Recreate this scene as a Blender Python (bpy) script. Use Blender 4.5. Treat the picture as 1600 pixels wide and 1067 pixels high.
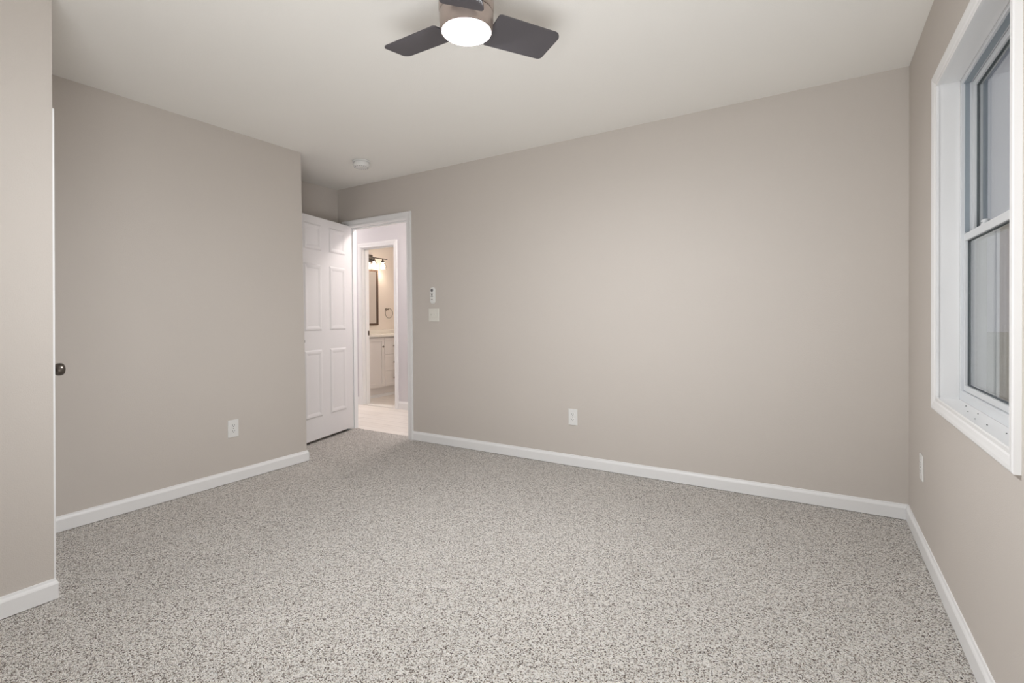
import bpy, bmesh, math, random
from mathutils import Vector, Matrix
random.seed(7)
D = bpy.data
SC = bpy.context.scene
for o in list(D.objects):
    D.objects.remove(o, do_unlink=True)
COL = SC.collection

# ------------------------------------------------------------------ camera
CAM_F, CAM_Y0, CAM_YAW, CAM_H, CAM_ROLL = 771.065, 496.677, math.radians(31.6488), 1.1114, math.radians(-0.6013)
cd = D.cameras.new('camera')
cam = D.objects.new('camera', cd)
COL.objects.link(cam)
_r0 = Vector((math.cos(CAM_YAW), math.sin(CAM_YAW), 0))
_f = Vector((-math.sin(CAM_YAW), math.cos(CAM_YAW), 0))
_r = _r0 * math.cos(CAM_ROLL) + Vector((0, 0, 1)) * math.sin(CAM_ROLL)
_u = -_r0 * math.sin(CAM_ROLL) + Vector((0, 0, 1)) * math.cos(CAM_ROLL)
m = Matrix((( _r.x, _u.x, -_f.x, 0), (_r.y, _u.y, -_f.y, 0), (_r.z, _u.z, -_f.z, CAM_H), (0, 0, 0, 1)))
cam.matrix_world = m
cd.sensor_fit = 'HORIZONTAL'
cd.sensor_width = 36.0
cd.lens = CAM_F / 1600 * 36.0
cd.shift_y = (CAM_Y0 - 533.5) / 1600
cd.clip_start = 0.02
SC.camera = cam

# ------------------------------------------------------------------ world (dusk outside) and exposure
w = D.worlds.new('dusk')
SC.world = w
w.use_nodes = True
bg = w.node_tree.nodes['Background']
bg.inputs['Color'].default_value = (0.34, 0.30, 0.42, 1)
bg.inputs['Strength'].default_value = 0.36
SC.view_settings.view_transform = 'Standard'
SC.view_settings.look = 'None'
SC.view_settings.gamma = 1
SC.view_settings.use_curve_mapping = False
SC.view_settings.exposure = 0.51
FAN_EMIT = 325.0
BATH_BULB_EMIT = 60.0
HALL_EMIT = 72.0

# added soft fill behind the viewpoint, standing in for a bounced flash
ld = D.lights.new('bounce_fill', 'AREA')
ld.shape = 'DISK'; ld.size = 1.6; ld.energy = 21; ld.spread = math.radians(115); ld.color = (.97, .985, 1)
lo = D.objects.new('bounce_fill', ld)
COL.objects.link(lo)
lo.location = (-.1, -.2, .45)
lo.rotation_euler = Vector((-.7, 1.5, 1.5)).to_track_quat('-Z', 'Y').to_euler()

# ------------------------------------------------------------------ room dimensions (metres)
H = 2.44
XR, YB, XL, YL, XN, YN = .4255, 3.3783, -3.4509, 2.4608, -2.5976, .7169
XREC = -4.17
YF = -1.1                       # wall behind the camera
LEAN = {'R': .0095, 'L': -.016, 'N': .0179}   # these walls are slightly out of plumb
BH, BT = .081, .0125

# ------------------------------------------------------------------ materials
def s2l(c):
    return tuple(((v / 255) / 12.92 if v / 255 <= .04045 else ((v / 255 + .055) / 1.055) ** 2.4) for v in c)

def mat(name, rgb, rough=.5, metal=0, bump=0, bscale=200, spec=.5, var=0, coat=0):
    m = D.materials.new(name)
    m.use_nodes = True
    nt = m.node_tree
    b = nt.nodes['Principled BSDF']
    c = s2l(rgb) + (1,)
    b.inputs['Base Color'].default_value = c
    b.inputs['Roughness'].default_value = rough
    b.inputs['Metallic'].default_value = metal
    b.inputs['Specular IOR Level'].default_value = spec
    b.inputs['Coat Weight'].default_value = coat
    tc = nt.nodes.new('ShaderNodeTexCoord')
    nz = nt.nodes.new('ShaderNodeTexNoise')
    nz.inputs['Scale'].default_value = bscale
    nz.inputs['Detail'].default_value = 3
    nt.links.new(tc.outputs['Object'], nz.inputs['Vector'])
    if bump:
        bp = nt.nodes.new('ShaderNodeBump')
        bp.inputs['Strength'].default_value = bump
        bp.inputs['Distance'].default_value = .002
        nt.links.new(nz.outputs['Fac'], bp.inputs['Height'])
        nt.links.new(bp.outputs['Normal'], b.inputs['Normal'])
    if var:
        n2 = nt.nodes.new('ShaderNodeTexNoise')
        n2.inputs['Scale'].default_value = 2.2
        n2.inputs['Detail'].default_value = 4
        nt.links.new(tc.outputs['Object'], n2.inputs['Vector'])
        mx = nt.nodes.new('ShaderNodeMixRGB')
        mx.inputs['Color1'].default_value = tuple(x * (1 - var) for x in c[:3]) + (1,)
        mx.inputs['Color2'].default_value = tuple(min(1, x * (1 + var)) for x in c[:3]) + (1,)
        nt.links.new(n2.outputs['Fac'], mx.inputs['Fac'])
        nt.links.new(mx.outputs['Color'], b.inputs['Base Color'])
    return m

def emit(name, rgb, strength):
    m = D.materials.new(name)
    m.use_nodes = True
    b = m.node_tree.nodes['Principled BSDF']
    b.inputs['Base Color'].default_value = (.8, .8, .8, 1)
    b.inputs['Emission Color'].default_value = s2l(rgb) + (1,)
    b.inputs['Emission Strength'].default_value = strength
    return m

M_WALL = mat('greige_wall_paint', (207, 200, 193), .62, bump=.35, bscale=260, var=.015, spec=.35)
M_CEIL = mat('ceiling_paint', (243, 241, 236), .8, bump=.3, bscale=180, var=.01, spec=.2)
M_TRIM = mat('white_trim_paint', (241, 241, 241), .38, bump=.05, bscale=60)
M_DOOR = mat('white_door_paint', (231, 229, 229), .42, bump=.12, bscale=90)
M_HALL = mat('pale_hall_paint', (218, 216, 219), .6, bump=.3, bscale=260)
M_BATH = mat('warm_bath_paint', (232, 223, 214), .6, bump=.3, bscale=260)
M_VINYL = mat('white_window_vinyl', (224, 227, 230), .35, bump=.03)
M_TRACK = mat('grey_window_track', (150, 160, 168), .5, bump=.03)
M_GASKET = mat('dark_gasket', (96, 104, 108), .6)
M_PLASTIC = mat('white_plastic', (234, 234, 232), .4, bump=.02)
M_IVORY = mat('almond_plastic', (228, 226, 218), .4, bump=.02)
M_DARK = mat('dark_slot', (40, 38, 36), .6)
M_NICKEL = mat('brushed_nickel', (150, 143, 134), .28, metal=1, bump=.03)
M_NICKELD = mat('dark_brushed_nickel', (110, 104, 98), .3, metal=1, bump=.03)
M_BLADE = mat('dark_fan_blade', (86, 83, 86), .58, bump=.1, bscale=120, var=.06, spec=.3)
M_BLADETOP = M_BLADE
M_HOUS = mat('satin_nickel_housing', (172, 158, 150), .38, metal=.55, bump=.03)
M_CAB = mat('pale_cabinet_paint', (238, 234, 231), .45, bump=.05)
M_COUNTER = mat('cultured_marble', (240, 236, 228), .25, bump=.02, var=.02)
M_BRONZE = mat('brown_mirror_frame', (92, 72, 60), .5, bump=.1)
M_GRASS = mat('dim_lawn', (60, 66, 52), .9, bump=.5, bscale=30, var=.2)
M_GREY = mat('grey_button', (110, 108, 110), .5)
M_STRIP = mat('threshold_strip', (226, 222, 216), .45)
M_MIRROR = mat('mirror_silver', (235, 235, 235), .03, metal=1)
M_LENS = emit('lit_fan_lens', (250, 252, 255), FAN_EMIT)
M_BULB = emit('lit_bath_bulb', (255, 234, 210), BATH_BULB_EMIT)
M_BATHFILL = emit('bath_fill_lens', (255, 244, 236), 40.0)  # glow of the added, unseen bathroom fill light
M_HALLLENS = emit('lit_hall_lens', (255, 246, 242), HALL_EMIT)

def glass(name, tint=(1, 1, 1), rough=0.0):
    m = D.materials.new(name)
    m.use_nodes = True
    b = m.node_tree.nodes['Principled BSDF']
    b.inputs['Base Color'].default_value = tint + (1,)
    b.inputs['Roughness'].default_value = rough
    b.inputs['Transmission Weight'].default_value = 1
    b.inputs['IOR'].default_value = 1.45
    return m
M_GLASS = glass('window_glass', (.93, .97, .96))
M_SHADE = glass('clear_shade_glass', (1, 1, 1))

def carpet_material():
    m = D.materials.new('speckled_loop_carpet')
    m.use_nodes = True
    nt = m.node_tree
    L = nt.links.new
    b = nt.nodes['Principled BSDF']
    b.inputs['Roughness'].default_value = .95
    b.inputs['Specular IOR Level'].default_value = .1
    b.inputs['Sheen Weight'].default_value = .15
    tc = nt.nodes.new('ShaderNodeTexCoord')
    nz = nt.nodes.new('ShaderNodeTexNoise')
    nz.inputs['Scale'].default_value = 90
    nz.inputs['Detail'].default_value = 2
    L(tc.outputs['Object'], nz.inputs['Vector'])
    sub = nt.nodes.new('ShaderNodeVectorMath'); sub.operation = 'SUBTRACT'
    sub.inputs[1].default_value = (.5, .5, .5)
    L(nz.outputs['Color'], sub.inputs[0])
    sc = nt.nodes.new('ShaderNodeVectorMath'); sc.operation = 'SCALE'
    sc.inputs['Scale'].default_value = .009
    L(sub.outputs[0], sc.inputs[0])
    add = nt.nodes.new('ShaderNodeVectorMath'); add.operation = 'ADD'
    L(tc.outputs['Object'], add.inputs[0])
    L(sc.outputs[0], add.inputs[1])
    vo = nt.nodes.new('ShaderNodeTexVoronoi')
    vo.inputs['Scale'].default_value = 275
    L(add.outputs[0], vo.inputs['Vector'])
    sep = nt.nodes.new('ShaderNodeSeparateColor')
    L(vo.outputs['Color'], sep.inputs['Color'])
    cr = nt.nodes.new('ShaderNodeValToRGB')
    e = cr.color_ramp.elements
    e[0].position = 0; e[0].color = s2l((70, 58, 50)) + (1,)
    e[1].position = 1; e[1].color = s2l((255, 252, 248)) + (1,)
    for p, c in ((.18, (128, 114, 102)), (.34, (204, 194, 184)), (.6, (246, 240, 232))):
        x = cr.color_ramp.elements.new(p * .78); x.color = s2l(c) + (1,)
    L(sep.outputs['Red'], cr.inputs['Fac'])
    # darkness between loops (real relief: bump) + broad wear tone
    big = nt.nodes.new('ShaderNodeTexNoise')
    big.inputs['Scale'].default_value = 1.6
    big.inputs['Detail'].default_value = 3
    L(tc.outputs['Object'], big.inputs['Vector'])
    mr = nt.nodes.new('ShaderNodeMapRange')
    mr.inputs['To Min'].default_value = .90
    mr.inputs['To Max'].default_value = 1.06
    L(big.outputs['Fac'], mr.inputs['Value'])
    mul = nt.nodes.new('ShaderNodeVectorMath'); mul.operation = 'SCALE'
    L(cr.outputs['Color'], mul.inputs[0])
    L(mr.outputs['Result'], mul.inputs['Scale'])
    L(mul.outputs[0], b.inputs['Base Color'])
    bp = nt.nodes.new('ShaderNodeBump')
    bp.inputs['Strength'].default_value = 1.0
    bp.inputs['Distance'].default_value = .007
    bp.invert = True
    L(vo.outputs['Distance'], bp.inputs['Height'])
    L(bp.outputs['Normal'], b.inputs['Normal'])
    return m
M_CARPET = carpet_material()

def plank_material():
    m = D.materials.new('pale_vinyl_planks')
    m.use_nodes = True
    nt = m.node_tree
    L = nt.links.new
    b = nt.nodes['Principled BSDF']
    b.inputs['Roughness'].default_value = .4
    tc = nt.nodes.new('ShaderNodeTexCoord')
    br = nt.nodes.new('ShaderNodeTexBrick')
    br.inputs['Color1'].default_value = s2l((244, 238, 231)) + (1,)
    br.inputs['Color2'].default_value = s2l((236, 229, 221)) + (1,)
    br.inputs['Mortar'].default_value = s2l((214, 206, 198)) + (1,)
    br.inputs['Mortar Size'].default_value = .003
    br.inputs['Scale'].default_value = 1
    br.inputs['Brick Width'].default_value = 1.1
    br.inputs['Row Height'].default_value = .15
    L(tc.outputs['Object'], br.inputs['Vector'])
    mp = nt.nodes.new('ShaderNodeMapping')
    mp.inputs['Scale'].default_value = (2.5, 40, 1)
    L(tc.outputs['Object'], mp.inputs['Vector'])
    nz = nt.nodes.new('ShaderNodeTexNoise')
    nz.inputs['Scale'].default_value = 1.0
    nz.inputs['Detail'].default_value = 5
    L(mp.outputs[0], nz.inputs['Vector'])
    mx = nt.nodes.new('ShaderNodeMixRGB'); mx.blend_type = 'MULTIPLY'
    mx.inputs['Fac'].default_value = .2
    L(br.outputs['Color'], mx.inputs['Color1'])
    L(nz.outputs['Fac'], mx.inputs['Color2'])
    L(mx.outputs['Color'], b.inputs['Base Color'])
    return m
M_PLANK = plank_material()

# ------------------------------------------------------------------ mesh helpers
def box(bm, x0, x1, y0, y1, z0, z1):
    x0, x1 = sorted((x0, x1)); y0, y1 = sorted((y0, y1)); z0, z1 = sorted((z0, z1))
    v = [bm.verts.new(p) for p in ((x0, y0, z0), (x1, y0, z0), (x1, y1, z0), (x0, y1, z0),
                                   (x0, y0, z1), (x1, y0, z1), (x1, y1, z1), (x0, y1, z1))]
    for f in ((0, 3, 2, 1), (4, 5, 6, 7), (0, 1, 5, 4), (1, 2, 6, 5), (2, 3, 7, 6), (3, 0, 4, 7)):
        bm.faces.new([v[i] for i in f])
    return bm

def boxes(*bs):
    bm = bmesh.new()
    for b in bs: box(bm, *b)
    return bm

def prism(bm, prof, frame, a, b):
    """extrude closed 2-D profile from a to b; frame(u, v, t) -> xyz"""
    A = [bm.verts.new(frame(u, v, a(u, v) if callable(a) else a)) for u, v in prof]
    B = [bm.verts.new(frame(u, v, b(u, v) if callable(b) else b)) for u, v in prof]
    n = len(prof)
    for i in range(n):
        j = (i + 1) % n
        bm.faces.new((A[i], A[j], B[j], B[i]))
    bm.faces.new(list(reversed(A)))
    bm.faces.new(B)

def lathe(bm, prof, c=(0, 0, 0), axis='z', n=48, capped=True):
    """profile of (radius, height) turned about an axis through c"""
    c = Vector(c)
    rings = []
    for r, h in prof:
        ring = []
        for i in range(n):
            a = 2 * math.pi * i / n
            p, q = r * math.cos(a), r * math.sin(a)
            v = {'z': (p, q, h), 'x': (h, p, q), 'y': (q, h, p)}[axis]
            ring.append(bm.verts.new(c + Vector(v)))
        rings.append(ring)
    for A, B in zip(rings, rings[1:]):
        for i in range(n):
            j = (i + 1) % n
            bm.faces.new((A[i], A[j], B[j], B[i]))
    if capped:
        bm.faces.new(list(reversed(rings[0])))
        bm.faces.new(rings[-1])
    return bm

def tube(bm, pts, r, n=10, closed=False):
    rings = []
    N = len(pts)
    for i, p in enumerate(pts):
        p = Vector(p)
        a = Vector(pts[(i - 1) % N] if (closed or i > 0) else pts[i])
        b = Vector(pts[(i + 1) % N] if (closed or i < N - 1) else pts[i])
        t = (b - a).normalized()
        u = t.cross(Vector((0.31, .83, .47))).normalized()
        w_ = t.cross(u)
        rings.append([bm.verts.new(p + r * (math.cos(2 * math.pi * k / n) * u + math.sin(2 * math.pi * k / n) * w_)) for k in range(n)])
    rng = range(N if closed else N - 1)
    for i in rng:
        A, B = rings[i], rings[(i + 1) % N]
        for k in range(n):
            j = (k + 1) % n
            bm.faces.new((A[k], A[j], B[j], B[k]))
    if not closed:
        bm.faces.new(list(reversed(rings[0]))); bm.faces.new(rings[-1])
    return bm

def lean(bm, key):
    k = LEAN[key]
    for v in bm.verts:
        v.co.x += k * (v.co.z - 1.2)
    return bm

def obj(name, bm, mt, parent=None, bevel=0, smooth=False, seg=2):
    bmesh.ops.recalc_face_normals(bm, faces=bm.faces)
    me = D.meshes.new(name)
    bm.to_mesh(me)
    bm.free()
    me.materials.append(mt)
    o = D.objects.new(name, me)
    COL.objects.link(o)
    if parent: o.parent = parent
    if smooth:
        for p in me.polygons: p.use_smooth = True
        me.set_sharp_from_angle(angle=math.radians(38))
    if bevel:
        md = o.modifiers.new('bevel', 'BEVEL')
        md.width = bevel; md.segments = seg; md.limit_method = 'ANGLE'
        md.angle_limit = math.radians(35)
    return o

def empty(name, loc=(0, 0, 0), rot=(0, 0, 0)):
    o = D.objects.new(name, None)
    o.empty_display_size = .05
    COL.objects.link(o)
    o.location = loc; o.rotation_euler = rot
    return o

def tag(o, label, cat, group=None):
    o['label'] = label; o['category'] = cat
    if group: o['group'] = group
    return o

def struct(o, label=None):
    o['kind'] = 'structure'
    if label: o['label'] = label
    return o

def copy_tree(o, parent=None):
    c = o.copy()
    COL.objects.link(c)
    c.parent = parent
    for ch in [x for x in D.objects if x.parent == o]:
        copy_tree(ch, c)
    return c

# ------------------------------------------------------------------ shell
BWT = .115                      # wall thickness
DX0, DX1, DZ = -4.03, -3.2185, 2.040       # clear doorway in the back wall
HY0, HY1 = YB + BWT, 4.485                 # hall between these planes
BX0, BX1, BZ = -5.068, -4.495, 2.040       # clear bathroom doorway
BY0 = HY1 + BWT
BXW = -5.85                                # bathroom left wall face
BYF = 6.02
JT = .018

struct(obj('floor', boxes((XREC - .1, XR + .15, YF - .1, 3.465, -.04, 0)), M_CARPET), 'grey beige speckled loop pile carpet')
struct(obj('floor', boxes((-7.2, -2.6, 3.44, BYF + .1, -.05, -.008)), M_PLANK), 'pale vinyl plank floor of the hall and bathroom')
struct(obj('ceiling', boxes((-7.2, XR + .16, YF - .1, BYF + .1, H, H + .06)), M_CEIL), 'off-white flat ceiling')
struct(obj('wall_back', boxes((XREC - .1, DX0 - JT, YB, HY0, -.03, H), (DX1 + JT, XR + .15, YB, HY0, -.03, H),
                              (DX0 - JT, DX1 + JT, YB, HY0, DZ + JT, H)), M_WALL), 'greige painted back wall around the open doorway')
struct(obj('wall_recess', boxes((XREC - .1, XREC, YL - .1, YB, -.03, H)), M_WALL), 'greige wall of the door recess')
bm = lean(boxes((XL - BWT, XL, YN - .1, YL, -.03, H)), 'L')
box(bm, XREC, XL - BWT + .03, YL - BWT, YL, -.03, H)
struct(obj('wall_left', bm, M_WALL), 'greige painted closet wall on the left')
# near left wall with the closet door round its corner
CDX0, CDX1, CDZ = -3.33, -2.672, 1.925
bm = lean(boxes((XN - BWT, XN, YF, YN, -.03, H)), 'N')
box(bm, XL + .02, CDX0 - JT, YN - BWT, YN, -.03, H)
box(bm, CDX0 - JT, XN - BWT + .02, YN - BWT, YN, CDZ + JT, H)
struct(obj('wall_near_left', bm, M_WALL), 'greige wall projecting at the left edge')
# right wall with window hole
WY0, WY1, WZ0, WZ1 = 1.716, 2.625, .766, 2.040
WX1 = XR + .15
bm = boxes((XR, WX1, YF, WY0, -.03, H), (XR, WX1, WY1, YB, -.03, H), (XR, WX1, WY0, WY1, -.03, WZ0), (XR, WX1, WY0, WY1, WZ1, H))
struct(obj('wall_right', lean(bm, 'R'), M_WALL), 'greige painted window wall')
struct(obj('wall_front', boxes((XREC - .1, XR + .15, YF - .1, YF, -.03, H)), M_WALL), 'greige wall behind the viewer')
# hall and bathroom
struct(obj('wall_hall', boxes((-7.2, BX0 - JT, HY1, BY0, -.05, H), (BX1 + JT, -2.6, HY1, BY0, -.05, H), (BX0 - JT, BX1 + JT, HY1, BY0, BZ + JT, H),
                              (-7.2, -7.1, YB, HY1, -.05, H), (-2.7, -2.6, HY0, HY1, -.05, H), (-7.2, XREC - .1, YB, HY0, -.05, H)), M_HALL),
       'pale hall wall seen through the doorway')
struct(obj('wall_bathroom', boxes((BXW - .1, BXW, BY0, BYF, -.05, H), (BXW - .1, -3.6, BYF, BYF + .1, -.05, H), (-3.7, -3.6, BY0, BYF, -.05, H)), M_BATH),
       'warm pale bathroom wall')

# ------------------------------------------------------------------ baseboards
# profile: (depth from wall, height)
BPROF = [(0, 0), (BT, 0), (BT, BH * .74), (BT * .82, BH * .82), (BT * .55, BH * .9), (BT * .4, BH), (0, BH)]
def baseboard(name, frame, a, b, key=None, h=None, label=None, mt=None):
    bm = bmesh.new()
    s = (h or BH) / BH
    prism(bm, [(u, v * s) for u, v in BPROF], frame, a, b)
    if key: lean(bm, key)
    o = obj(name, bm, mt or M_TRIM)
    return struct(o, label or 'white moulded baseboard')
Z0 = .003
baseboard('baseboard_back', lambda u, v, t: (t, YB - u, v + Z0), -3.157, lambda u, v: XR - u - .0115, label='white baseboard along the back wall')
baseboard('baseboard_right', lambda u, v, t: (XR - u, t, v + Z0), YF, lambda u, v: YB - u, 'R', label='white baseboard under the window')
baseboard('baseboard_left', lambda u, v, t: (XL + u, t, v + Z0), YN + .001, lambda u, v: YL + u, 'L', label='white baseboard along the left closet wall')
baseboard('baseboard_left_return', lambda u, v, t: (t, YL + u, v + Z0), XREC, lambda u, v: XL + u + .0192, label='white baseboard round the closet corner')
baseboard('baseboard_near_left', lambda u, v, t: (XN + u, t, v + Z0), YF, lambda u, v: YN + min(u, .011), 'N', label='white baseboard on the near left wall')
baseboard('baseboard_recess', lambda u, v, t: (XREC + u, t, v + Z0), YL + BT, YB, label='white baseboard in the door recess')
baseboard('baseboard_front', lambda u, v, t: (t, YF + u, v + Z0), XN - .0, XR - .02, label='white baseboard behind the viewer')
baseboard('baseboard_hall', lambda u, v, t: (t, HY1 - u, v - .008), BX1 + .065, -2.7, h=.10, label='white hall baseboard right of the bathroom door')
baseboard('baseboard_hall', lambda u, v, t: (t, HY1 - u, v - .008), -7.1, BX0 - .065, h=.10, label='white hall baseboard left of the bathroom door')

# ------------------------------------------------------------------ casings
# casing profile across its width: (w from inner edge, thickness)
CP = [(0, 0), (0, .009), (.006, .011), (.020, .0105), (.026, .0125), (.040, .0155), (.052, .017), (.058, .016), (.058, 0)]
def casing_leg(bm, frame, z0, ztop, s):
    """vertical leg; frame(w, t, z); mitred at the top"""
    prism(bm, CP, lambda u, v, t: frame(u * s, v, t), z0, lambda u, v: ztop + u)
def casing_y(bm, ysurf, sign, x0, x1, z0, zt):
    """door casing lying on plane y=ysurf, standing out towards sign"""
    casing_leg(bm, lambda w_, t, z: (x0 + w_, ysurf + sign * t, z), z0, zt, -1)
    casing_leg(bm, lambda w_, t, z: (x1 + w_, ysurf + sign * t, z), z0, zt, 1)
    prism(bm, CP, lambda u, v, t: (t, ysurf + sign * v, zt + u), lambda u, v: x0 - u, lambda u, v: x1 + u)
    return bm

def jamb(x0, x1, zt, y0, y1, z0, stop_y):
    bm = boxes((x0 - JT, x0, y0, y1, z0, zt + JT), (x1, x1 + JT, y0, y1, z0, zt + JT), (x0, x1, y0, y1, zt, zt + JT),
               (x0, x0 + .011, stop_y, stop_y + .034, z0, zt), (x1 - .011, x1, stop_y, stop_y + .034, z0, zt),
               (x0 + .011, x1 - .011, stop_y, stop_y + .034, zt - .011, zt))
    return bm

t1 = struct(empty('trim_1', (DX0, YB, 0)), 'white casing and jamb of the bedroom doorway')
def par(o, p):
    o.parent = p
    o.matrix_parent_inverse = Matrix.Translation(-Vector(p.location))
    return o
par(obj('casing', casing_y(bmesh.new(), YB, -1, DX0 - .004, DX1 + .004, 0, DZ + .004), M_TRIM), t1)
par(obj('jamb', jamb(DX0, DX1, DZ, YB, HY0, 0, YB + .060), M_TRIM, bevel=.001), t1)
par(obj('strike_plate', boxes((DX1 - .0015, DX1, YB + .018, YB + .05, .93, .99)), M_NICKELD), t1)

t2 = struct(empty('trim_2', (BX0, HY1, 0)), 'white casing and jamb of the bathroom doorway')
par(obj('casing', casing_y(bmesh.new(), HY1, -1, BX0 - .006, BX1 + .006, -.008, BZ + .006), M_TRIM), t2)
par(obj('jamb', jamb(BX0, BX1, BZ, HY1, BY0, -.008, HY1 + .045), M_TRIM, bevel=.001), t2)
par(obj('strike_plate', boxes((BX0, BX0 + .002, HY1 + .082, HY1 + .112, .90, .96)), M_NICKELD, bevel=.0005), t2)
par(obj('threshold', boxes((BX0, BX1, HY1 - .01, BY0, -.008, .002)), M_STRIP, bevel=.003), t2)

t3 = struct(empty('trim_3', (CDX0, YN, 0)), 'white casing of the closet doorway round the corner')
bm = casing_y(bmesh.new(), YN, 1, CDX0 - .004, CDX1 + .014, 0, CDZ - .016)
for v in bm.verts:
    v.co.x += LEAN['N'] * (v.co.z - 1.2)
    v.co.y = YN + (v.co.y - YN) * .42
par(obj('casing', bm, M_TRIM), t3)
par(obj('jamb', boxes((CDX0 - JT, CDX0, YN - BWT, YN, 0, CDZ + JT), (CDX0, CDX1, YN - BWT, YN, CDZ, CDZ + JT)), M_TRIM), t3)

# ------------------------------------------------------------------ six-panel doors
def door_leaf(bm, Wd, Hd, T, s_pan, z_pan):
    """leaf in local x (width) / z; faces at y=0 and y=T, moulded panels in both faces"""
    xs = [0] + [v for p in s_pan for v in p] + [Wd]
    zs = [0] + [v for p in z_pan for v in p] + [Hd]
    for y, sg in ((0, 1), (T, -1)):
        V = {(i, j): bm.verts.new((x, y, z)) for i, x in enumerate(xs) for j, z in enumerate(zs)}
        for i in range(len(xs) - 1):
            for j in range(len(zs) - 1):
                q = [V[(i, j)], V[(i + 1, j)], V[(i + 1, j + 1)], V[(i, j + 1)]]
                if i % 2 == 1 and j % 2 == 1:
                    x0, x1, z0, z1 = xs[i], xs[i + 1], zs[j], zs[j + 1]
                    rings = [q]
                    for ins, dep in ((.006, .004), (.012, .0075), (.024, .0075), (.032, .006), (.044, .0025)):
                        rings.append([bm.verts.new((a, y + sg * dep, b)) for a, b in
                                      ((x0 + ins, z0 + ins), (x1 - ins, z0 + ins), (x1 - ins, z1 - ins), (x0 + ins, z1 - ins))])
                    for A, B in zip(rings, rings[1:]):
                        for k in range(4):
                            l = (k + 1) % 4
                            bm.faces.new((A[k], A[l], B[l], B[k]))
                    bm.faces.new(rings[-1])
                else:
                    bm.faces.new(q)
        if y == 0: F0 = V
    n, mz = len(xs), len(zs)
    for j in range(mz - 1):
        for i in (0, n - 1):
            bm.faces.new((F0[(i, j)], V[(i, j)], V[(i, j + 1)], F0[(i, j + 1)]))
    for i in range(n - 1):
        for j in (0, mz - 1):
            bm.faces.new((F0[(i, j)], V[(i, j)], V[(i + 1, j)], F0[(i + 1, j)]))
    return bm

ZP = ((.200, .812), (.986, 1.592), (1.720, 1.956))
# bedroom door, standing open; local +x runs from the hinge to the free edge
ang = math.radians(14.2)
d1 = struct(empty('door_1', (-3.9985, 3.4035, .027), (0, 0, -math.pi / 2 + ang)), 'white six-panel bedroom door standing open')
Wd, TD = .806, .035
obj('door_leaf', door_leaf(bmesh.new(), Wd, 2.024, -TD, ((.108, .348), (.462, .694)), ZP), M_DOOR, d1)
for zh in (.2, 1.0, 1.82):
    bm = lathe(bmesh.new(), [(.0055, 0), (.0055, .09)], (-.004, -TD - .003, zh), n=16)
    box(bm, -.002, .0, -TD, -.004, zh, zh + .09)
    obj('hinge', bm, M_NICKEL, d1, smooth=True)

def knob(parent, x, y, z, sy, r=.0265, k=1):
    """round knob standing out along local y*sy"""
    bm = bmesh.new()
    pr = [(.030, 0), (.031, .003), (.028, .007), (.014, .010), (.0115, .014), (.0115, .026), (.014, .030), (.021, .034), (.0255, .041),
          (r, .049), (.0258, .056), (.0215, .062), (.013, .0655), (.002, .067)]
    lathe(bm, [(a * k, sy * b * k) for a, b in pr], (x, y, z), 'y', 40)
    return obj('knob', bm, M_NICKELD, parent, smooth=True)
knob(d1, Wd - .045, 0, .90, 1, k=.82); knob(d1, Wd - .045, -TD, .90, -1, k=.82)

d2 = struct(empty('door_2', (CDX0 + .002, YN - .034, .012)), 'white closet door with nickel knob round the corner')
Wc = CDX1 - CDX0 - .004
k_ = CDZ / 2.03
obj('door_leaf', door_leaf(bmesh.new(), Wc, CDZ - .015, TD, ((.1, .275), (.375, Wc - .1)), tuple((a * k_, b * k_) for a, b in ZP)), M_DOOR, d2)
knob(d2, -2.710 - (CDX0 + .002), TD, .9152 - .012, 1)

# ------------------------------------------------------------------ window
w1 = struct(empty('window_1', (XR, WY0, WZ0)), 'white double-hung vinyl window')
WI = dict(y0=1.721, y1=2.620, z0=.771, z1=2.035)
CW = [(0, 0), (0, .009), (.005, .0105), (.016, .0095), (.021, .0125), (.032, .0145), (.040, .0165), (.050, .017), (.055, .0145), (.055, 0)]
bm = bmesh.new()
y0, y1, z0, z1 = WI['y0'], WI['y1'], WI['z0'], WI['z1']
prism(bm, CW, lambda u, v, t: (XR - v, y0 - u, t), lambda u, v: z0 - u, lambda u, v: z1 + u)
prism(bm, CW, lambda u, v, t: (XR - v, y1 + u, t), lambda u, v: z0 - u, lambda u, v: z1 + u)
prism(bm, CW, lambda u, v, t: (XR - v, t, z0 - u), lambda u, v: y0 - u, lambda u, v: y1 + u)
prism(bm, CW, lambda u, v, t: (XR - v, t, z1 + u), lambda u, v: y0 - u, lambda u, v: y1 + u)
def wobj(name, bm, mt, parent=w1, bevel=0, **k):
    o = obj(name, lean(bm, 'R'), mt, None, bevel=bevel, **k)
    o.parent = parent
    o.matrix_parent_inverse = Matrix.Translation(-Vector(w1.location))
    return o
wobj('casing', bm, M_TRIM)
LT = .012
XF = .490                      # front of the vinyl frame
bm = boxes((XR - .001, XF, WY0 - .001, WY0 + .001, WZ0, WZ1), (XR - .001, XF, WY1 - .001, WY1 + .001, WZ0, WZ1),
           (XR - .001, XF, WY0, WY1, WZ0 - .001, WZ0 + .001), (XR - .001, XF, WY0, WY1, WZ1 - .001, WZ1 + .001))
wobj('jamb_liner', bm, M_TRIM)
FW = .018
XO = XR + .145
a0, a1, b0, b1 = WY0 + .001, WY1 - .001, WZ0 + .001, WZ1 - .001
bm = boxes((XF, XO, a0, a0 + FW, b0, b1), (XF, XO, a1 - FW, a1, b0, b1),
           (XF, XO, a0 + FW, a1 - FW, b0, b0 + .036), (XF, XO, a0 + FW, a1 - FW, b1 - FW, b1))
wobj('frame', bm, M_VINYL, bevel=.0015)
s0, s1 = a0 + FW, a1 - FW
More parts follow.
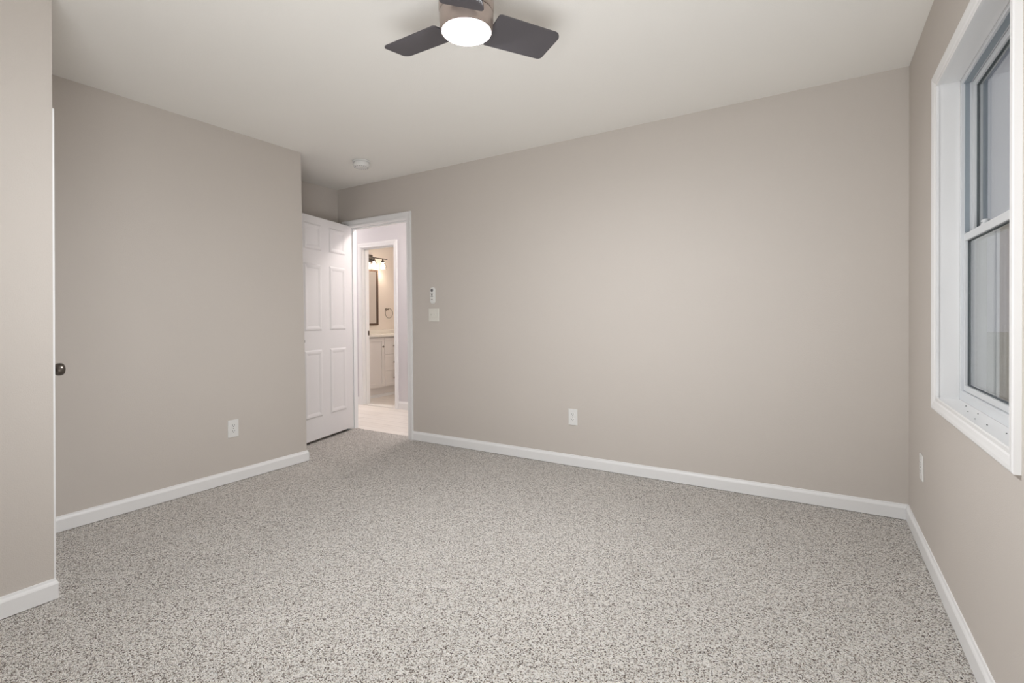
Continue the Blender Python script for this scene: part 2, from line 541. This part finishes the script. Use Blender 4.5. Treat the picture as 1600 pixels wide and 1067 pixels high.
tr = boxes((XF + .012, XF + .0255, s1 - .0025, s1, 1.43, b1 - FW), (XF + .012, XF + .0255, s0, s0 + .0025, 1.43, b1 - FW),
           (XF + .008, XF + .028, s0, s1, b1 - FW - .0025, b1 - FW))
wobj('track', tr, M_TRACK)
def sash(x0, th, zlo, zhi, rb, rt, st=.030):
    bm = boxes((x0, x0 + th, s0 + .001, s0 + st, zlo, zhi), (x0, x0 + th, s1 - st, s1 - .001, zlo, zhi),
               (x0, x0 + th, s0 + st, s1 - st, zlo, zlo + rb), (x0, x0 + th, s0 + st, s1 - st, zhi - rt, zhi))
    o = wobj('sash', bm, M_VINYL, bevel=.0015)
    x2 = x0 + .008
    g = boxes((x2, x2 + .004, s0 + st, s0 + st + .003, zlo + rb, zhi - rt), (x2, x2 + .004, s1 - st - .003, s1 - st, zlo + rb, zhi - rt),
              (x2, x2 + .004, s0 + st, s1 - st, zlo + rb, zlo + rb + .003), (x2, x2 + .004, s0 + st, s1 - st, zhi - rt - .003, zhi - rt))
    p = wobj('glazing_bead', g, M_GASKET)
    p.parent = o; p.matrix_parent_inverse = Matrix.Identity(4); p.matrix_parent_inverse = o.matrix_basis.inverted()
    for k in (0, .012):
        q = wobj('pane', boxes((x2 + .0045 + k, x2 + .0075 + k, s0 + st - .004, s1 - st + .004, zlo + rb - .004, zhi - rt + .004)), M_GLASS)
        q.parent = o; q.matrix_parent_inverse = o.matrix_basis.inverted()
    return o
low = sash(.4985, .0225, b0 + .038, 1.424, .022, .029, .022)
up = sash(.5225, .030, 1.392, b1 - FW - .004, .03, .022, .030)
for yy in (2.355,):
    bm = boxes((.500, .520, yy - .022, yy + .022, 1.424, 1.430))
    lathe(bm, [(.010, 1.430), (.010, 1.440), (.007, 1.442)], (.510, yy, 0), n=20)
    box(bm, .503, .515, yy - .002, yy + .034, 1.436, 1.443)
    q = wobj('sash_lock', bm, M_VINYL, bevel=.001)
# small dark insects / specks on the sill
bm = bmesh.new()
for px, py in ((.452, 2.30), (.470, 2.26), (.440, 2.15), (.447, 2.05), (.462, 1.93), (.472, 2.43)):
    r_ = .0012
    box(bm, px - r_, px + r_, py - r_ * 1.6, py + r_ * 1.6, WZ0 + .0012, WZ0 + .0035)
wobj('sill_specks', bm, M_DARK)['kind'] = 'stuff'

# dim lawn outside
struct(obj('floor', boxes((1.2, 40, -20, 60, -.9, -.6)), M_GRASS), 'dim lawn outside the window')

# ------------------------------------------------------------------ ceiling fan
FC = Vector((-1.1118, 1.4991, 2.2))
fan = tag(empty('ceiling_fan', (FC.x, FC.y, H)), 'three-blade hugger ceiling fan with dark blades and round lit lens', 'ceiling fan')
def fpart(name, bm, mt, parent=fan, **k):
    return obj(name, bm, mt, parent, **k)
hz = lambda z: z - H
fpart('canopy', lathe(bmesh.new(), [(.078, 0), (.080, -.006), (.078, -.05), (.066, -.062), (.045, -.070), (.045, -.10)]), M_HOUS, smooth=True)
fpart('motor_housing', lathe(bmesh.new(), [(.045, hz(2.352)), (.085, hz(2.350)), (.099, hz(2.340)), (.103, hz(2.325)), (.103, hz(2.268)), (.100, hz(2.262)), (.060, hz(2.260))], n=64), M_HOUS, smooth=True)
fpart('light_ring', lathe(bmesh.new(), [(.090, hz(2.262)), (.1005, hz(2.258)), (.1015, hz(2.252)), (.1010, hz(2.222)), (.0985, hz(2.200)), (.0955, hz(2.190)), (.0920, hz(2.1885)), (.0905, hz(2.192))], n=64), M_HOUS, smooth=True)
fpart('light_lens', lathe(bmesh.new(), [(.0910, hz(2.196)), (.0908, hz(2.191)), (.086, hz(2.187)), (.074, hz(2.183)), (.056, hz(2.180)), (.034, hz(2.178)), (.004, hz(2.1775))], n=64), M_LENS, smooth=True)
def blade_bm():
    """blade in its own frame: x radial, y chord (+ = long edge), z thickness"""
    out = []
    def corner(cx, cy, r, a0, a1, n=7):
        for i in range(n + 1):
            a = math.radians(a0 + (a1 - a0) * i / n)
            out.append((cx + r * math.cos(a), cy + r * math.sin(a)))
    corner(.352 - .006, -.092 + .030, .030, -90, -5)
    corner(.3700 - .020, .0615 - .018, .020, 8, 90)
    corner(.098 + .014, .0735 - .014, .014, 90, 180)
    corner(.098 + .012, -.0875 + .012, .012, 180, 270)
    bm = bmesh.new()
    prism(bm, out, lambda u, v, t: (u, v, t), -.0035, .0035)
    return bm
TH0 = math.radians(181.6)
for k in range(3):
    b = obj('blade', blade_bm(), M_BLADE, fan, bevel=.0015)
    a = TH0 - k * 2 * math.pi / 3
    b.matrix_local = Matrix.Translation((0, 0, hz(2.2225))) @ Matrix.Rotation(a, 4, 'Z') @ Matrix.Rotation(math.radians(-11.9), 4, 'X')
    bm = boxes((.06, .15, -.03, .03, .0035, .0075))
    box(bm, .06, .10, -.02, .02, .0075, .045)
    br = obj('bracket', bm, M_HOUS, b, bevel=.002)

# ------------------------------------------------------------------ smoke detector
sd = tag(empty('smoke_detector', (-3.236, 2.868, H)), 'round white smoke detector on the ceiling near the doorway', 'smoke detector')
obj('base', lathe(bmesh.new(), [(.070, 0), (.074, -.003), (.074, -.011), (.060, -.0145)], n=48), M_PLASTIC, sd, smooth=True)
obj('cover', lathe(bmesh.new(), [(.060, -.014), (.060, -.021), (.067, -.023), (.068, -.040), (.064, -.050), (.048, -.055), (.004, -.056)], n=48), M_PLASTIC, sd, smooth=True)
bm = bmesh.new()
for i in range(18):
    a = i / 18 * 2 * math.pi
    bx = boxes((.050, .058, -.002, .002, -.0547, -.0525))
    for v in bx.verts: v.co = Matrix.Rotation(a, 3, 'Z') @ v.co
    me_ = D.meshes.new('t'); bx.to_mesh(me_); bm.from_mesh(me_); bx.free(); D.meshes.remove(me_)
obj('vent', bm, M_GREY, sd)
obj('test_button', lathe(bmesh.new(), [(.011, -.0555), (.011, -.0575), (.009, -.058)], (.012, -.012, 0), n=24), M_IVORY, sd, smooth=True)

# ------------------------------------------------------------------ outlets (built facing local -y, origin on the wall)
def outlet(name, label, loc, rz, ry=0):
    o = tag(empty(name, loc, (0, ry, rz)), label, 'outlet', 'duplex wall outlets')
    W2, H2 = .0365, .0595
    bm = bmesh.new()
    prism(bm, [(-W2, 0), (-W2, .003), (-W2 + .004, .0058), (W2 - .004, .0058), (W2, .003), (W2, 0)], lambda u, v, t: (u, -v, t), -H2, H2)
    obj('cover_plate', bm, M_PLASTIC, o, bevel=.0012)
    for s in (1, -1):
        bm = bmesh.new()
        pts = [(.017 * math.cos(a) , s * .0195 + max(-.0125, min(.0125, .017 * math.sin(a)))) for a in [i / 32 * 2 * math.pi for i in range(32)]]
        prism(bm, pts, lambda u, v, t: (u, -t, v), .0055, .0075)
        r = obj('receptacle', bm, M_PLASTIC, o)
        zc = s * .0195
        bm = boxes((-.0078, -.0058, -.0079, -.0074, zc - .001, zc + .008), (.0058, .0076, -.0079, -.0074, zc, zc + .0075))
        lathe(bm, [(.0027, -.0079), (.0027, -.0074)], (0, 0, zc - .0065), 'y', 16)
        obj('slot', bm, M_DARK, r)
    obj('screw', lathe(bmesh.new(), [(.003, -.0068), (.003, -.0055)], (0, 0, 0), 'y', 16), M_NICKEL, o)
    return o
outlet('wall_outlet', 'white duplex outlet low on the wide back wall', (-1.5546, YB, .366), 0)
outlet('wall_outlet', 'white duplex outlet low on the left closet wall', (XL + LEAN['L'] * (.369 - 1.2), 1.888, .369), math.pi / 2)
outlet('wall_outlet', 'white duplex outlet seen edge-on under the window beside the room corner', (XR + LEAN['R'] * (.365 - 1.2), 2.980, .390), -math.pi / 2)

# ------------------------------------------------------------------ two-gang switch plate and fan remote
sw = tag(empty('light_switch', (-2.8978, YB, 1.1443)), 'almond two-gang toggle switch plate right of the doorway', 'light switch')
bm = bmesh.new()
prism(bm, [(-.0590, 0), (-.0590, .003), (-.055, .006), (.055, .006), (.0590, .003), (.0590, 0)], lambda u, v, t: (u, -v, t), -.0575, .0575)
obj('cover_plate', bm, M_IVORY, sw, bevel=.0012)
for sx in (-.023, .023):
    bm = boxes((sx - .0055, sx + .0055, -.0072, -.0055, -.0125, .0125))
    obj('toggle_slot', bm, M_IVORY, sw)
    bm = bmesh.new()
    prism(bm, [(-.0035, .006), (.004, .006), (.010, .018), (.006, .019)], lambda u, v, t: (t, -v, u), sx - .004, sx + .004)
    obj('toggle', bm, M_IVORY, sw, bevel=.0007)
    for sz in (-.030, .030):
        obj('screw', lathe(bmesh.new(), [(.003, -.0072), (.003, -.0055)], (sx, 0, sz), 'y', 16), M_IVORY, sw)

def pill(r, hh, y0, y1, n=16):
    bm = bmesh.new()
    pts = [(r * math.cos(a), (hh - r) + r * math.sin(a)) for a in [math.pi * i / n for i in range(n + 1)]]
    pts += [(r * math.cos(a), -(hh - r) + r * math.sin(a)) for a in [math.pi + math.pi * i / n for i in range(n + 1)]]
    prism(bm, pts, lambda u, v, t: (u, -t, v), y0, y1)
    return bm
rc = tag(empty('remote_control', (-2.9035, YB, 1.3180)), 'white pill-shaped fan remote in wall cradle above the switch plate', 'remote control')
obj('cradle', pill(.0255, .0745, 0, .010), M_PLASTIC, rc, bevel=.002)
obj('handset', pill(.0225, .0720, .010, .020), M_PLASTIC, rc, bevel=.004, seg=3)
obj('button_pad', lathe(bmesh.new(), [(.0145, -.0222), (.0145, -.0198)], (0, 0, .046), 'y', 32), M_GREY, rc, bevel=.001)
for zz, w_, h_, mt in ((.020, .013, .0018, M_GREY), (.0045, .0065, .0045, M_DARK), (-.010, .013, .0018, M_GREY), (-.036, .008, .003, M_GREY)):
    obj('button', boxes((-w_, w_, -.0212, -.0198, zz - h_, zz + h_)), mt, rc, bevel=.0006)

# ------------------------------------------------------------------ bathroom
VX = -5.32
V0, V1 = 4.69, 5.93
van = tag(empty('vanity_cabinet', (BXW, V0, -.008)), 'pale shaker vanity cabinet with drawer stack seen through the bathroom door', 'cabinet')
def vobj(name, bm, mt, parent=van, bevel=0, smooth=False):
    for v in bm.verts: v.co -= Vector(van.location)
    return obj(name, bm, mt, parent, bevel=bevel, smooth=smooth)
ZT = .858
vobj('body', boxes((BXW + .002, VX - .02, V0, V1, .125, ZT), (BXW + .002, VX - .05, V0 + .002, V1, -.008, .125)), M_CAB)
vobj('toe_kick', boxes((VX - .05, VX - .038, V0, V1, -.008, .035)), M_TRIM, bevel=.003)
def shaker(y0, y1, z0, z1, name, rail=.05):
    X = VX
    bm = boxes((X - .02, X, y0, y0 + rail, z0, z1), (X - .02, X, y1 - rail, y1, z0, z1), (X - .02, X, y0 + rail, y1 - rail, z0, z0 + rail),
               (X - .02, X, y0 + rail, y1 - rail, z1 - rail, z1), (X - .02, X - .009, y0 + rail, y1 - rail, z0 + rail, z1 - rail))
    return vobj(name, bm, M_CAB, bevel=.001)
def vknob(p, y, z):
    bm = lathe(bmesh.new(), [(.006, VX), (.005, VX + .012), (.013, VX + .016), (.014, VX + .022), (.010, VX + .027)], (0, y, z), 'x', 20)
    vobj('knob', bm, M_NICKEL, p, smooth=True)
d = shaker(V0 + .004, 5.104, .142, ZT - .012, 'door'); vknob(d, 5.070, .716)
zz = [.128, .366, .602, ZT - .012]
for i in range(3):
    d = shaker(5.110, 5.455, zz[i] + .003 + (.012 if i == 0 else 0), zz[i + 1] - .003, 'drawer', .038)
    vknob(d, 5.2825, (zz[i] + zz[i + 1]) / 2 - .002 + (.006 if i == 0 else 0))
d = shaker(5.461, V1 - .004, .142, ZT - .012, 'door'); vknob(d, 5.495, .716)
ct = tag(obj('countertop', boxes((BXW + .001, VX + .022, V0 - .01, V1 + .01, ZT + .0005, .892), (BXW + .001, BXW + .018, V0 - .01, V1 + .01, .892, .95)), M_COUNTER, bevel=.004),
         'white bathroom countertop resting on the pale vanity', 'countertop')
mi = tag(empty('wall_mirror', (BXW, 5.18, 1.42)), 'rectangular brown-framed mirror above the bathroom vanity', 'mirror')
my, mz0, mz1 = .30, -.40, .46
bm = boxes((0.001, .022, -my, -my + .03, mz0, mz1), (.001, .022, my - .03, my, mz0, mz1), (.001, .022, -my + .03, my - .03, mz0, mz0 + .03), (.001, .022, -my + .03, my - .03, mz1 - .03, mz1))
obj('frame', bm, M_BRONZE, mi, bevel=.003)
obj('mirror_glass', boxes((.001, .010, -my + .03, my - .03, mz0 + .03, mz1 - .03)), M_MIRROR, mi)

vl = tag(empty('vanity_light', (BXW, 5.32, 2.05)), 'nickel bar light with lit glass shades over the bathroom mirror', 'wall light')
obj('bar', boxes((.095, .112, -.27, .27, -.004, .010), (.001, .012, -.06, .06, -.06, .06), (.012, .1, -.008, .008, -.004, .006)), M_NICKELD, vl, bevel=.002)
for dy in (-.18, 0, .18):
    obj('socket', lathe(bmesh.new(), [(.012, -.004), (.014, -.02), (.024, -.03), (.026, -.06), (.020, -.065)], (.103, dy, 0), n=24), M_NICKELD, vl, smooth=True)
    obj('shade', lathe(bmesh.new(), [(.028, -.062), (.045, -.075), (.056, -.11), (.060, -.17), (.058, -.17), (.054, -.11), (.043, -.078), (.026, -.065)], (.103, dy, 0), n=32, capped=False), M_SHADE, vl, smooth=True)
    obj('bulb', lathe(bmesh.new(), [(.010, -.066), (.014, -.08), (.026, -.10), (.031, -.12), (.027, -.142), (.014, -.154), (.002, -.157)], (.103, dy, 0), n=24), M_BULB, vl, smooth=True)

tr_ = tag(empty('towel_ring', (BXW, 5.655, 1.268)), 'chrome towel ring on the bathroom wall right of the mirror', 'towel ring')
bm = lathe(bmesh.new(), [(.022, 0), (.022, .008), (.010, .012), (.010, .05), (.013, .056), (.006, .060)], axis='x', n=24)
obj('post', bm, M_NICKEL, tr_, smooth=True)
R_ = .078
obj('ring', tube(bmesh.new(), [(.048, .02 + R_ * math.sin(a), -.062 + R_ * math.cos(a)) for a in [i / 40 * 2 * math.pi for i in range(40)]], .0045, closed=True), M_NICKEL, tr_, smooth=True)

# hall ceiling lights, unseen; the second is added to brighten door and recess
for hx, lb in ((-6.0, 'round lit ceiling light in the hall left of the bathroom door'), (-3.35, 'added unseen ceiling light in the hall that brightens the open bedroom door')):
    hl = tag(empty('unseen_hall_light', (hx, 3.98, H)), lb, 'ceiling light', 'flush ceiling lights in the hall')
    obj('base', lathe(bmesh.new(), [(.13, 0), (.13, -.02), (.12, -.025)], n=40), M_HOUS, hl, smooth=True)
    obj('diffuser', lathe(bmesh.new(), [(.12, -.022), (.118, -.045), (.09, -.07), (.05, -.083), (.004, -.087)], n=40), M_HALLLENS, hl, smooth=True)

# added bathroom light, unseen, that brightens the vanity front
bl = tag(empty('bathroom_fill_light', (-4.55, 5.35, H)), 'added unseen ceiling light in the bathroom that brightens the vanity', 'ceiling light')
obj('base', lathe(bmesh.new(), [(.13, 0), (.13, -.02), (.12, -.025)], n=40), M_HOUS, bl, smooth=True)
obj('diffuser', lathe(bmesh.new(), [(.12, -.022), (.118, -.045), (.09, -.07), (.05, -.083), (.004, -.087)], n=40), M_BATHFILL, bl, smooth=True)
